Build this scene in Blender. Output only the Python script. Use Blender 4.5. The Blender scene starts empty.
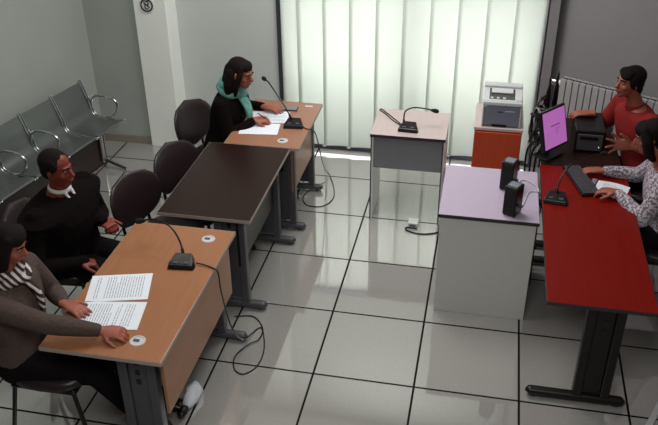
import bpy, bmesh, math, random
from mathutils import Vector, Matrix
from math import sin, cos, pi, radians
V = Vector
SC = bpy.context.scene
COL = SC.collection
random.seed(4)

# ------------------------------------------------------------------ camera
PITCH, YAW, ROLL = .539, -.206, -.010
_F = V((sin(YAW)*cos(PITCH), cos(YAW)*cos(PITCH), -sin(PITCH)))
_R = V((cos(YAW), -sin(YAW), 0)); _U = _R.cross(_F)
_r = cos(ROLL)*_R + sin(ROLL)*_U; _u = -sin(ROLL)*_R + cos(ROLL)*_U
cam = bpy.data.cameras.new('camera'); co = bpy.data.objects.new('camera', cam); COL.objects.link(co)
co.matrix_world = Matrix(((_r.x, _u.x, -_F.x, 1.438), (_r.y, _u.y, -_F.y, -3.532), (_r.z, _u.z, -_F.z, 3.27), (0, 0, 0, 1)))
cam.sensor_fit = 'HORIZONTAL'; cam.sensor_width = 36; cam.lens = 36*800/658; cam.clip_start = .05
SC.camera = co

# ------------------------------------------------------------------ world, light, exposure
w = bpy.data.worlds.new('sky'); SC.world = w; w.use_nodes = True
bg = w.node_tree.nodes['Background']; bg.inputs[0].default_value = (.86, .95, 1, 1); bg.inputs[1].default_value = .55
def area(name, loc, size, energy, col, rot):
    l = bpy.data.lights.new(name, 'AREA'); l.shape = 'RECTANGLE'; l.size, l.size_y = size
    l.energy = energy; l.color = col
    o = bpy.data.objects.new(name, l); COL.objects.link(o); o.location = loc; o.rotation_euler = rot
    return o
area('daylight', (.78, 3.30, .95), (2.6, 2.0), 47, (1, .99, .93), (radians(-90), 0, 0))
area('unseen_ceiling_fill', (-.4, .5, 3.36), (1.2, 1.2), 28, (1, .98, .95), (0, 0, 0))  # unseen fill light under the ceiling, added to lift the room
area('unseen_ceiling_fill', (1.2, -2.4, 3.36), (1.2, 1.2), 52, (1, .98, .95), (0, 0, 0))  # added fill from the camera side, out of view
area('unseen_ceiling_fill', (.75, 1.75, 3.36), (1.2, 1.2), 58, (1, .98, .95), (0, 0, 0))  # added fill over the aisle, brightens floor and tables near the window
SC.view_settings.view_transform = 'Standard'; SC.view_settings.look = 'None'
SC.view_settings.gamma = 1; SC.view_settings.use_curve_mapping = False
SC.view_settings.exposure = 0

# ------------------------------------------------------------------ materials
def lin(c):
    return tuple((x/255/12.92 if x <= 10 else ((x/255+.055)/1.055)**2.4) for x in c) + (1,)
def mat(name, rgb, rough=.5, metal=0, noise=.06, nscale=30, bump=0, bscale=60, ior=1.45, emis=0, coat=0, stretch=None, sheen=0):
    m = bpy.data.materials.new(name); m.use_nodes = True; nt = m.node_tree; N = nt.nodes; L = nt.links
    b = N['Principled BSDF']; c = lin(rgb)
    tc = N.new('ShaderNodeTexCoord'); mp = N.new('ShaderNodeMapping'); L.new(tc.outputs['Object'], mp.inputs[0])
    if stretch: mp.inputs['Scale'].default_value = stretch
    nz = N.new('ShaderNodeTexNoise'); nz.inputs['Scale'].default_value = nscale; nz.inputs['Detail'].default_value = 4
    L.new(mp.outputs[0], nz.inputs['Vector'])
    mx = N.new('ShaderNodeMix'); mx.data_type = 'RGBA'
    mx.inputs[6].default_value = tuple(max(0, v*(1-noise*2)) for v in c[:3])+(1,)
    mx.inputs[7].default_value = tuple(min(1, v*(1+noise*2)) for v in c[:3])+(1,)
    L.new(nz.outputs[0], mx.inputs[0]); L.new(mx.outputs[2], b.inputs['Base Color'])
    b.inputs['Roughness'].default_value = rough; b.inputs['Metallic'].default_value = metal; b.inputs['IOR'].default_value = ior
    if coat: b.inputs['Coat Weight'].default_value = coat; b.inputs['Coat Roughness'].default_value = .12
    if sheen: b.inputs['Sheen Weight'].default_value = sheen
    if emis:
        L.new(mx.outputs[2], b.inputs['Emission Color']); b.inputs['Emission Strength'].default_value = emis
    if bump:
        n2 = N.new('ShaderNodeTexNoise'); n2.inputs['Scale'].default_value = bscale; n2.inputs['Detail'].default_value = 5
        L.new(mp.outputs[0], n2.inputs['Vector']); bp = N.new('ShaderNodeBump'); bp.inputs['Strength'].default_value = bump
        bp.inputs['Distance'].default_value = .01; L.new(n2.outputs[0], bp.inputs['Height']); L.new(bp.outputs[0], b.inputs['Normal'])
    return m
M = {}
M['wall'] = mat('wall_paint', (166, 172, 166), .85, noise=.03, nscale=3, bump=.08, bscale=120)
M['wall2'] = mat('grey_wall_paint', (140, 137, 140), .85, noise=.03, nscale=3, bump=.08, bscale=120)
M['wall3'] = mat('pale_wall_paint', (200, 206, 202), .85, noise=.03, nscale=3, bump=.08, bscale=120)
M['pillar'] = mat('pillar_paint', (246, 250, 244), .8, noise=.02, nscale=4)
M['skirting'] = mat('skirting_tile', (140, 134, 124), .3, noise=.05)
M['ceiling'] = mat('ceiling_paint', (225, 223, 218), .9, noise=.02)
M['alu'] = mat('anodised_frame', (92, 92, 104), .35, metal=.6, noise=.03)
M['beech'] = mat('beech_laminate', (156, 106, 74), .28, noise=.07, nscale=7, stretch=(5, .6, 5), bump=.03)
M['pinkbeech'] = mat('pale_beech_laminate', (152, 106, 82), .3, noise=.05, nscale=7, stretch=(5, .6, 5))
M['pinktop'] = mat('pale_pink_laminate', (190, 172, 170), .3, noise=.03, nscale=7, stretch=(5, .6, 5))
M['edge'] = mat('white_edge_band', (160, 146, 134), .5, noise=.02)
M['dkedge'] = mat('dark_edge_band', (46, 40, 42), .4, noise=.03)
M['wenge'] = mat('wenge_laminate', (36, 20, 16), .34, ior=1.3, noise=.12, nscale=9, stretch=(5, .5, 5), bump=.03)
M['cherry'] = mat('cherry_laminate', (118, 16, 6), .36, ior=1.25, noise=.1, nscale=6, stretch=(5, .5, 5))
M['orange'] = mat('orange_wood_veneer', (186, 66, 30), .6, noise=.1, nscale=6, stretch=(6, 6, .7))
M['lilac'] = mat('lilac_grey_laminate', (182, 168, 188), .3, noise=.02)
M['greypanel'] = mat('grey_melamine', (196, 196, 192), .5, noise=.02)
M['greypanel2'] = mat('mid_grey_melamine', (122, 122, 128), .5, noise=.02)
M['whitepanel'] = mat('white_melamine', (224, 224, 226), .4, noise=.01)
M['darkmetal'] = mat('dark_grey_steel', (84, 83, 88), .4, metal=.3, noise=.05)
M['blackmetal'] = mat('black_steel', (24, 20, 20), .35, metal=.2, noise=.05)
M['steel'] = mat('grey_perforated_steel', (104, 108, 106), .38, metal=.55, noise=.06, nscale=80)
M['chrome'] = mat('chrome', (205, 208, 208), .12, metal=1, noise=.01)
M['vinyl'] = mat('dark_brown_vinyl', (36, 24, 26), .38, noise=.1, nscale=12, bump=.12, bscale=90)
M['benchshade'] = mat('under_bench_shade', (50, 30, 26), .3, noise=.15)  # dark brown of the shade under the bench
M['black'] = mat('black_plastic', (14, 12, 14), .32, noise=.05)
M['foam'] = mat('black_foam', (14, 13, 14), .9, noise=.1, bump=.4, bscale=400)
M['speaker_cloth'] = mat('speaker_grille', (20, 16, 17), .7, noise=.2, nscale=300)
M['lightgrey'] = mat('light_grey_plastic', (196, 198, 200), .4, noise=.02)
M['printergrey'] = mat('blue_grey_plastic', (118, 122, 136), .35, noise=.03)
M['white'] = mat('white_enamel', (228, 228, 228), .35, noise=.01)
M['radwhite'] = mat('radiator_enamel', (168, 166, 168), .45, noise=.02)
M['radgap'] = mat('radiator_shadow_gap', (34, 34, 36), .6, noise=.02)
M['paper'] = mat('paper', (226, 232, 240), .7, noise=.01)
M['ink'] = mat('grey_ink', (140, 146, 158), .8, noise=.1)
M['darkink'] = mat('black_ink', (24, 24, 26), .7, noise=.02)
M['skin'] = mat('skin', (150, 84, 66), .5, noise=.06, nscale=14, bump=.05, bscale=150)
M['skin2'] = mat('shaded_skin', (118, 46, 34), .5, noise=.08, nscale=14, bump=.05, bscale=150)  # darker skin copy, the shade on the face is in the colour
M['lips'] = mat('lips', (128, 48, 42), .45, noise=.05)
M['hair'] = mat('dark_hair', (20, 11, 9), .7, noise=.25, ior=1.25, nscale=60, stretch=(1, 1, 6), bump=.6, bscale=120)
M['eye'] = mat('eye_white', (150, 138, 130), .3, noise=.02)
M['iris'] = mat('dark_iris', (30, 18, 12), .15, noise=.02)
M['blackcloth'] = mat('black_wool', (14, 8, 8), .95, noise=.1, bump=.3, bscale=50, ior=1.2)
M['greyknit'] = mat('grey_brown_knit', (74, 60, 55), .9, noise=.2, nscale=90, bump=.6, bscale=45)
M['redcloth'] = mat('red_cotton', (124, 16, 13), .85, noise=.12, nscale=10, bump=.3, bscale=30)
M['teal'] = mat('teal_scarf_cloth', (96, 150, 140), .85, noise=.35, nscale=28, bump=.5, bscale=50)
M['whitecloth'] = mat('white_cotton', (214, 214, 216), .8, noise=.03, bump=.2)
M['trousers'] = mat('dark_trousers', (16, 12, 14), .9, ior=1.2, noise=.1, bump=.3, bscale=30)
M['shoe'] = mat('black_leather', (24, 20, 20), .3, noise=.05)
M['pink'] = mat('lit_screen', (196, 118, 200), .4, noise=.05, nscale=4, emis=.55)
M['screenline'] = mat('screen_text', (92, 40, 120), .4, emis=.3)

def striped(name, a, b, scale, axis=(0, 0, 1), rough=.8):
    m = mat(name, a, rough); nt = m.node_tree; N = nt.nodes; L = nt.links
    wv = N.new('ShaderNodeTexWave'); wv.inputs['Scale'].default_value = scale; wv.inputs['Distortion'].default_value = 1.5
    wv.bands_direction = 'DIAGONAL'
    tc = N.new('ShaderNodeTexCoord'); L.new(tc.outputs['Object'], wv.inputs[0])
    r = N.new('ShaderNodeValToRGB'); r.color_ramp.elements[0].position = .5; r.color_ramp.elements[1].position = .62
    r.color_ramp.elements[0].color = lin(a); r.color_ramp.elements[1].color = lin(b)
    L.new(wv.outputs[1], r.inputs[0]); L.new(r.outputs[0], N['Principled BSDF'].inputs['Base Color'])
    return m
M['stripes'] = striped('striped_scarf_cloth', (40, 26, 26), (196, 186, 182), 14)
def patterned():
    m = mat('mottled_blouse_cloth', (190, 185, 190), .8, bump=.3, bscale=30); nt = m.node_tree; N = nt.nodes; L = nt.links
    tc = N.new('ShaderNodeTexCoord'); vo = N.new('ShaderNodeTexNoise'); vo.inputs['Scale'].default_value = 75; vo.inputs['Detail'].default_value = 3
    L.new(tc.outputs['Object'], vo.inputs['Vector'])
    r = N.new('ShaderNodeValToRGB'); e = r.color_ramp.elements
    e[0].position = .44; e[0].color = lin((104, 96, 108)); e[1].position = .56; e[1].color = lin((196, 186, 196))
    L.new(vo.outputs[0], r.inputs[0]); L.new(r.outputs[0], N['Principled BSDF'].inputs['Base Color'])
    return m
M['blouse'] = patterned()

def tile_floor():
    m = bpy.data.materials.new('glossy_floor_tile'); m.use_nodes = True; nt = m.node_tree; N = nt.nodes; L = nt.links
    b = N['Principled BSDF']; tc = N.new('ShaderNodeTexCoord'); mp = N.new('ShaderNodeMapping')
    mp.inputs['Location'].default_value = (6.0, 6.15, 0)
    L.new(tc.outputs['Object'], mp.inputs[0])
    br = N.new('ShaderNodeTexBrick'); br.offset = 0; br.squash = 1
    br.inputs['Scale'].default_value = 1; br.inputs['Brick Width'].default_value = .6; br.inputs['Row Height'].default_value = .612
    br.inputs['Mortar Size'].default_value = .0068; br.inputs['Mortar Smooth'].default_value = .1
    br.inputs['Color1'].default_value = lin((166, 164, 160)); br.inputs['Color2'].default_value = lin((171, 169, 165))
    br.inputs['Mortar'].default_value = lin((12, 10, 10))
    L.new(mp.outputs[0], br.inputs['Vector'])
    nz = N.new('ShaderNodeTexNoise'); nz.inputs['Scale'].default_value = 60; nz.inputs['Detail'].default_value = 6
    L.new(tc.outputs['Object'], nz.inputs['Vector'])
    mx = N.new('ShaderNodeMix'); mx.data_type = 'RGBA'; mx.blend_type = 'MULTIPLY'; mx.inputs[0].default_value = .18
    L.new(br.outputs[0], mx.inputs[6]); L.new(nz.outputs[0], mx.inputs[7]); L.new(mx.outputs[2], b.inputs['Base Color'])
    mr = N.new('ShaderNodeMapRange'); mr.inputs[3].default_value = .045; mr.inputs[4].default_value = .6
    L.new(br.outputs[1], mr.inputs[0]); L.new(mr.outputs[0], b.inputs['Roughness'])
    b.inputs['IOR'].default_value = 2.7
    b.inputs['Coat Weight'].default_value = .8; b.inputs['Coat Roughness'].default_value = .03; b.inputs['Coat IOR'].default_value = 1.8
    cw = N.new('ShaderNodeMapRange'); cw.inputs[3].default_value = .8; cw.inputs[4].default_value = 0
    L.new(br.outputs[1], cw.inputs[0]); L.new(cw.outputs[0], b.inputs['Coat Weight'])
    io = N.new('ShaderNodeMapRange'); io.inputs[3].default_value = 2.7; io.inputs[4].default_value = 1.2
    L.new(br.outputs[1], io.inputs[0]); L.new(io.outputs[0], b.inputs['IOR'])
    bp = N.new('ShaderNodeBump'); bp.inputs['Strength'].default_value = .4; bp.inputs['Distance'].default_value = .002; bp.invert = True
    L.new(br.outputs[1], bp.inputs['Height']); L.new(bp.outputs[0], b.inputs['Normal'])
    return m
M['floor'] = tile_floor()
def blind_mat():
    m = bpy.data.materials.new('translucent_blind_cloth'); m.use_nodes = True; nt = m.node_tree; N = nt.nodes; L = nt.links
    out = N['Material Output']; N.remove(N['Principled BSDF'])
    tr = N.new('ShaderNodeBsdfTranslucent'); df = N.new('ShaderNodeBsdfDiffuse'); mx = N.new('ShaderNodeMixShader')
    tc = N.new('ShaderNodeTexCoord'); nz = N.new('ShaderNodeTexNoise'); nz.inputs['Scale'].default_value = 400
    L.new(tc.outputs['Object'], nz.inputs['Vector'])
    r = N.new('ShaderNodeMix'); r.data_type = 'RGBA'; r.inputs[6].default_value = (.78, .82, .78, 1); r.inputs[7].default_value = (.86, .89, .86, 1)
    L.new(nz.outputs[0], r.inputs[0]); L.new(r.outputs[2], tr.inputs[0]); L.new(r.outputs[2], df.inputs[0])
    mx.inputs[0].default_value = .4; L.new(tr.outputs[0], mx.inputs[1]); L.new(df.outputs[0], mx.inputs[2]); L.new(mx.outputs[0], out.inputs[0])
    return m
M['blind'] = blind_mat()
def glass_mat():
    m = bpy.data.materials.new('window_glass'); m.use_nodes = True; nt = m.node_tree; N = nt.nodes; L = nt.links
    out = N['Material Output']; N.remove(N['Principled BSDF'])
    tr = N.new('ShaderNodeBsdfTransparent'); gl = N.new('ShaderNodeBsdfGlossy'); gl.inputs['Roughness'].default_value = .02
    mx = N.new('ShaderNodeMixShader'); mx.inputs[0].default_value = .06
    L.new(tr.outputs[0], mx.inputs[1]); L.new(gl.outputs[0], mx.inputs[2]); L.new(mx.outputs[0], out.inputs[0])
    return m
M['glass'] = glass_mat()

# ------------------------------------------------------------------ mesh helpers
class MB:
    def __init__(s, origin=(0, 0, 0)):
        s.v = []; s.f = []; s.sm = []; s.o = V(origin)
    def add(s, vs, fs, smooth=False):
        n = len(s.v); s.v += [V(p) for p in vs]; s.f += [tuple(i+n for i in f) for f in fs]; s.sm += [smooth]*len(fs); return s
    def box(s, a, b, R=None, c=None):
        x0, y0, z0 = a; x1, y1, z1 = b
        p = [V(q) for q in ((x0, y0, z0), (x1, y0, z0), (x1, y1, z0), (x0, y1, z0), (x0, y0, z1), (x1, y0, z1), (x1, y1, z1), (x0, y1, z1))]
        if R is not None: p = [R @ q + V(c) for q in p]
        return s.add(p, [(0, 3, 2, 1), (4, 5, 6, 7), (0, 1, 5, 4), (1, 2, 6, 5), (2, 3, 7, 6), (3, 0, 4, 7)])
    def prism(s, pts, z0, z1):
        n = len(pts)
        ar = sum(pts[i][0]*pts[(i+1) % n][1]-pts[(i+1) % n][0]*pts[i][1] for i in range(n))
        if ar < 0: pts = pts[::-1]
        vs = [(p[0], p[1], z0) for p in pts]+[(p[0], p[1], z1) for p in pts]
        fs = [tuple(range(n-1, -1, -1)), tuple(range(n, 2*n))]+[(i, (i+1) % n, n+(i+1) % n, n+i) for i in range(n)]
        return s.add(vs, fs)
    def loft(s, secs, n=20, power=2.0):
        """secs: (centre, a_vec, b_vec): closed smooth solid"""
        vs = []; fs = []
        for c, a, b in secs:
            for i in range(n):
                t = 2*pi*i/n; ct, st = cos(t), sin(t)
                ct = math.copysign(abs(ct)**(2/power), ct); st = math.copysign(abs(st)**(2/power), st)
                vs.append(V(c)+V(a)*ct+V(b)*st)
        k = len(secs)
        for j in range(k-1):
            for i in range(n):
                fs.append((j*n+i, j*n+(i+1) % n, (j+1)*n+(i+1) % n, (j+1)*n+i))
        vs.append(V(secs[0][0])); vs.append(V(secs[-1][0])); A, B = len(vs)-2, len(vs)-1
        for i in range(n):
            fs.append((A, (i+1) % n, i)); fs.append((B, (k-1)*n+i, (k-1)*n+(i+1) % n))
        # orientation
        ax = V(secs[-1][0])-V(secs[0][0])
        if V(secs[0][1]).cross(V(secs[0][2])).dot(ax) < 0: fs = [f[::-1] for f in fs]
        return s.add(vs, fs, True)
    def tube(s, path, r, n=10, caps=True, flat=1.0, up=None):
        P = [V(p) for p in path]; k = len(P)
        rr = list(r) if hasattr(r, '__len__') else [r]*k
        T = []
        for i in range(k):
            t = (P[min(i+1, k-1)]-P[max(i-1, 0)]); T.append(t.normalized() if t.length > 1e-9 else V((0, 0, 1)))
        u = V(up) if up else (V((0, 0, 1)) if abs(T[0].z) < .9 else V((1, 0, 0)))
        u = (u-T[0]*u.dot(T[0])).normalized(); secs = []
        fr = []
        for i in range(k):
            if i:
                u = (u-T[i]*u.dot(T[i]))
                u = u.normalized() if u.length > 1e-6 else T[i].orthogonal().normalized()
            fr.append((u.copy(), T[i].cross(u)))
        if caps:
            for d in (.02, .5, .87):
                a, b = fr[0]; q = rr[0]*math.sqrt(max(0, 1-(1-d)**2)); secs.append((P[0]-T[0]*rr[0]*(1-d)*1.0, a*q*flat, b*q))
        for i in range(k): secs.append((P[i], fr[i][0]*rr[i]*flat, fr[i][1]*rr[i]))
        if caps:
            for d in (.87, .5, .02):
                a, b = fr[-1]; q = rr[-1]*math.sqrt(max(0, 1-(1-d)**2)); secs.append((P[-1]+T[-1]*rr[-1]*(1-d), a*q*flat, b*q))
        return s.loft(secs, n)
    def ell(s, c, ax, ay, az, n=16, m=10):
        c = V(c); ax = V(ax); ay = V(ay); az = V(az); secs = []
        for j in range(m+1):
            t = -pi/2+pi*(j+.02)/(m+.04) if 0 < j < m else (-pi/2+.03 if j == 0 else pi/2-.03)
            secs.append((c+az*sin(t), ax*cos(t), ay*cos(t)))
        return s.loft(secs, n)
    def sph(s, c, r, n=12, m=8): return s.ell(c, (r, 0, 0), (0, r, 0), (0, 0, r), n, m)
    def build(s, name, m, parent=None, bevel=0, remesh=0, smooth=0, loc=None, seg=2):
        me = bpy.data.meshes.new(name); me.from_pydata([tuple(p-s.o) for p in s.v], [], s.f); me.update()
        me.polygons.foreach_set('use_smooth', s.sm if not remesh else [True]*len(s.f))
        me.materials.append(m)
        o = bpy.data.objects.new(name, me); COL.objects.link(o)
        if parent: o.parent = parent
        else: o.location = s.o if loc is None else loc
        if remesh:
            r = o.modifiers.new('remesh', 'REMESH'); r.mode = 'VOXEL'; r.voxel_size = remesh; r.use_smooth_shade = True
            if smooth: q = o.modifiers.new('smooth', 'SMOOTH'); q.iterations = smooth; q.factor = .5
        elif bevel:
            b = o.modifiers.new('bevel', 'BEVEL'); b.width = bevel; b.segments = seg; b.limit_method = 'ANGLE'; b.angle_limit = radians(40)
        return o
def curve(pts, n=8):
    P = [V(p) for p in pts]; P = [2*P[0]-P[1]]+P+[2*P[-1]-P[-2]]; out = []
    for i in range(1, len(P)-2):
        a, b, c, d = P[i-1:i+3]
        for k in range(n):
            t = k/n; out.append(.5*((2*b)+(c-a)*t+(2*a-5*b+4*c-d)*t*t+(3*b-a-3*c+d)*t**3))
    out.append(P[-2]); return out
def thing(name, label, cat, loc=(0, 0, 0), rz=0, group=None):
    o = bpy.data.objects.new(name, None); COL.objects.link(o); o.empty_display_size = .1
    o.location = loc; o.rotation_euler = (0, 0, rz); o['label'] = label; o['category'] = cat
    if group: o['group'] = group
    return o
def tag(o, label, cat, group=None):
    o['label'] = label; o['category'] = cat
    if group: o['group'] = group
    return o
def struct(o): o['kind'] = 'structure'; return o
def copy_tree(o, parent=None):
    c = o.copy(); COL.objects.link(c)
    if parent: c.parent = parent
    for ch in [x for x in COL.objects if x.parent == o]: copy_tree(ch, c)
    return c

# ------------------------------------------------------------------ the room
CH = 3.4
struct(MB().box((-4.6, -6, -.12), (4.6, 3.12, 0)).build('floor', M['floor']))
struct(MB().box((-4.6, -6, CH), (4.6, 3.12, CH+.1)).build('ceiling', M['ceiling']))
b = MB(); b.box((-1.25, 2.93, 0), (-.345, 3.1, CH)); struct(b.build('wall_back', M['wall3']))
b = MB(); b.box((-2.6, 2.74, 0), (-1.535, 3.1, CH)); struct(b.build('wall_back_left', M['wall']))
b = MB(); b.box((-.345, 2.93, 1.64), (1.93, 3.1, CH)); struct(b.build('wall_lintel', M['wall']))
struct(MB().box((1.885, 2.9, 0), (1.96, 3.1, CH)).build('wall_jamb', M['wall2']))
# left wall runs very slightly askew, like the bench in front of it
LD = V((.19, .98, 0)).normalized(); LN = V((LD.y, -LD.x, 0)); LP = V((-2.13, 2.2, 0))
def lw(t, n, z): return LP+LD*t+LN*n+V((0, 0, z))
def slab(p, q, th, z0, z1):
    p = V(p); q = V(q); d = (q-p).normalized(); n = V((-d.y, d.x, 0))*th
    return MB().prism([(p.x, p.y), (q.x, q.y), (q.x+n.x, q.y+n.y), (p.x+n.x, p.y+n.y)], z0, z1)
struct(slab(lw(-8.4, 0, 0), lw(.75, 0, 0), .12, 0, CH).build('wall_left', M['wall']))
struct(slab(lw(-8.4, -.001, 0), lw(.545, -.001, 0), -.015, 0, .075).build('baseboard_left', M['skirting']))
RA = V((1.93, 3.02, 0)); RB = V((4.4, 1.71, 0))
struct(slab(RA, RB, .12, 0, CH).build('wall_right', M['wall2']))
struct(MB().box((4.3, -6, 0), (4.42, 1.8, CH)).build('wall_side', M['wall2']))
struct(MB().box((-4.6, -6.1, 0), (4.6, -5.95, CH)).build('wall_front', M['wall']))
struct(MB().box((-1.535, 2.7, 0), (-1.25, 3.05, CH)).build('wall_pillar', M['pillar'], bevel=.004))
struct(MB().box((-2.05, 2.725, 0), (-1.54, 2.74, .075)).build('baseboard_back_left', M['skirting']))
struct(MB().box((-1.25, 2.915, 0), (-.35, 2.93, .075)).build('baseboard_back', M['skirting']))
wn = bpy.data.objects.new('window_1', None); COL.objects.link(wn); wn['kind'] = 'structure'; wn.location = (.79, 3.0, 0)
b = MB((.79, 3.0, 0)); b.box((-.345, 2.9, 0), (-.285, 3.08, 1.64)); b.box((1.85, 2.9, 0), (1.885, 3.08, 1.64))
b.box((-.285, 2.94, 0), (1.87, 3.06, .05)); b.box((-.285, 2.94, 1.60), (1.87, 3.06, 1.64)); b.box((.76, 2.985, .05), (.82, 3.05, 1.60))
b.build('window_frame', M['alu'], wn, bevel=.003)
for x0, x1 in ((-.285, .76), (.82, 1.87)):
    MB((.79, 3.0, 0)).box((x0, 3.015, .05), (x1, 3.023, 1.60)).build('pane', M['glass'], wn)

# blinds
bl = thing('vertical_blinds', 'pale translucent vertical blinds covering the full width of the bright window', 'blinds', (.79, 2.9, 0))
MB((.79, 2.9, 0)).box((-.29, 2.865, 1.535), (1.87, 2.899, 1.56)).build('head_rail', M['alu'], bl, bevel=.003)
for i in range(10):
    xc = -.04+.2235*(i-1) if i else -.215; b = MB((.79, 2.9, 0)); hw = .123 if i else .085; n = 6; vs = []; fs = []
    for k in range(n+1):
        t = -1+2*k/n; y = 2.882+.010*t+.010*(1-t*t)
        for z in (.062, 1.535): vs.append((xc+hw*t, y, z))
    for k in range(n): fs.append((2*k, 2*k+2, 2*k+3, 2*k+1))
    b.add(vs, fs, True)
    o = b.build('slat', M['blind'], bl)
    so = o.modifiers.new('s', 'SOLIDIFY'); so.thickness = .0006
    MB((.79, 2.9, 0)).box((xc+hw-.035, 2.868, .05), (xc+hw-.005, 2.878, .068)).build('bottom_weight', M['lightgrey'], bl, bevel=.002)

# sign on the pillar
sg = thing('wall_sign', 'round white sign with black ring and crossed strokes, high on the white pillar', 'sign', (-1.412, 2.7, 1.317))
b = MB((-1.412, 2.7, 1.317)); O = V((-1.412, 2.7, 1.325))
def disc(b, c, r0, r1, y0, y1, n=36):
    vs = []; fs = []
    for i in range(n):
        t = 2*pi*i/n
        for r, y in ((r0, y0), (r1, y0), (r1, y1), (r0, y1)): vs.append((c.x+r*cos(t), y, c.z+r*sin(t)))
    for i in range(n):
        j = (i+1) % n
        for k in range(4): fs.append((i*4+k, i*4+(k+1) % 4, j*4+(k+1) % 4, j*4+k))
    b.add(vs, fs)
disc(b, O, .0005, .066, 2.699, 2.692); b.build('plate', M['white'], sg)
b = MB((-1.412, 2.7, 1.317)); disc(b, O, .044, .056, 2.6915, 2.689); b.build('ring', M['darkink'], sg)
b = MB((-1.412, 2.7, 1.317))
def stroke(b, x0, z0, x1, z1, w=.009):
    d = V((x1-x0, 0, z1-z0)).normalized(); n = V((-d.z, 0, d.x))*w/2
    a = V((O.x+x0, 2.6905, O.z+z0)); c = V((O.x+x1, 2.6905, O.z+z1)); y = V((0, -.002, 0))
    p = [a+n, c+n, c-n, a-n]; b.add(p+[q+y for q in p], [(0, 1, 2, 3), (7, 6, 5, 4), (0, 4, 5, 1), (1, 5, 6, 2), (2, 6, 7, 3), (3, 7, 4, 0)])
stroke(b, -.028, .03, .026, -.02); stroke(b, -.014, .012, -.014, -.03); stroke(b, -.014, -.03, .016, -.03)
stroke(b, .016, .034, .016, .004); stroke(b, -.010, .034, .016, .034); stroke(b, .004, -.004, .016, .006)
b.build('symbol', M['darkink'], sg)

# radiator on the right wall
RDv = (RB-RA).normalized(); RN = V((RDv.y, -RDv.x, 0))
ra = thing('radiator', 'white sectional radiator on the right wall behind the person in red', 'radiator', RA+RDv*.15+RN*.08)
Rm = Matrix((( RDv.x, -RN.x, 0), (RDv.y, -RN.y, 0), (0, 0, 1)))
for i in range(34):
    c = RA+RDv*(.2+.055*i)+RN*.06
    b = MB(ra.location); 
    for z0, z1, d0, d1 in ((.16, .84, -.045, -.032), (.16, .84, .01, .04), (.2, .82, -.032, .01)):
        hw = .0235 if d0 < -.03 else (.009 if d1 < .02 else .021)
        b.box((-hw, d0, z0), (hw, d1, z1), Rm, c)
    b.box((-.0255, -.045, .835), (.0255, -.02, .852), Rm, c)
    b.box((-.0255, .012, .835), (.0255, .04, .852), Rm, c)
    b.build('section', M['radwhite'], ra, bevel=.003)
    MB(ra.location).box((-.018, -.019, .82), (.018, .011, .849), Rm, c).build('top_gap_shade', M['radgap'], ra)  # dark block put in as the shade inside the top cavity
b = MB(ra.location)
for z in (.22, .80):
    b.tube([RA+RDv*.14+RN*.06+V((0, 0, z)), RA+RDv*2.02+RN*.06+V((0, 0, z))], .022, 12)
b.build('header_pipe', M['white'], ra)
b = MB(ra.location); p = RA+RDv*.12+RN*.06
b.tube([p+V((0, 0, .80)), p-RDv*.03+V((0, 0, .80))], .03, 14); b.tube([p-RDv*.03+V((0, 0, .80)), p-RDv*.03+V((0, 0, .0))], .009, 8)
b.build('valve', M['chrome'], ra)

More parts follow.
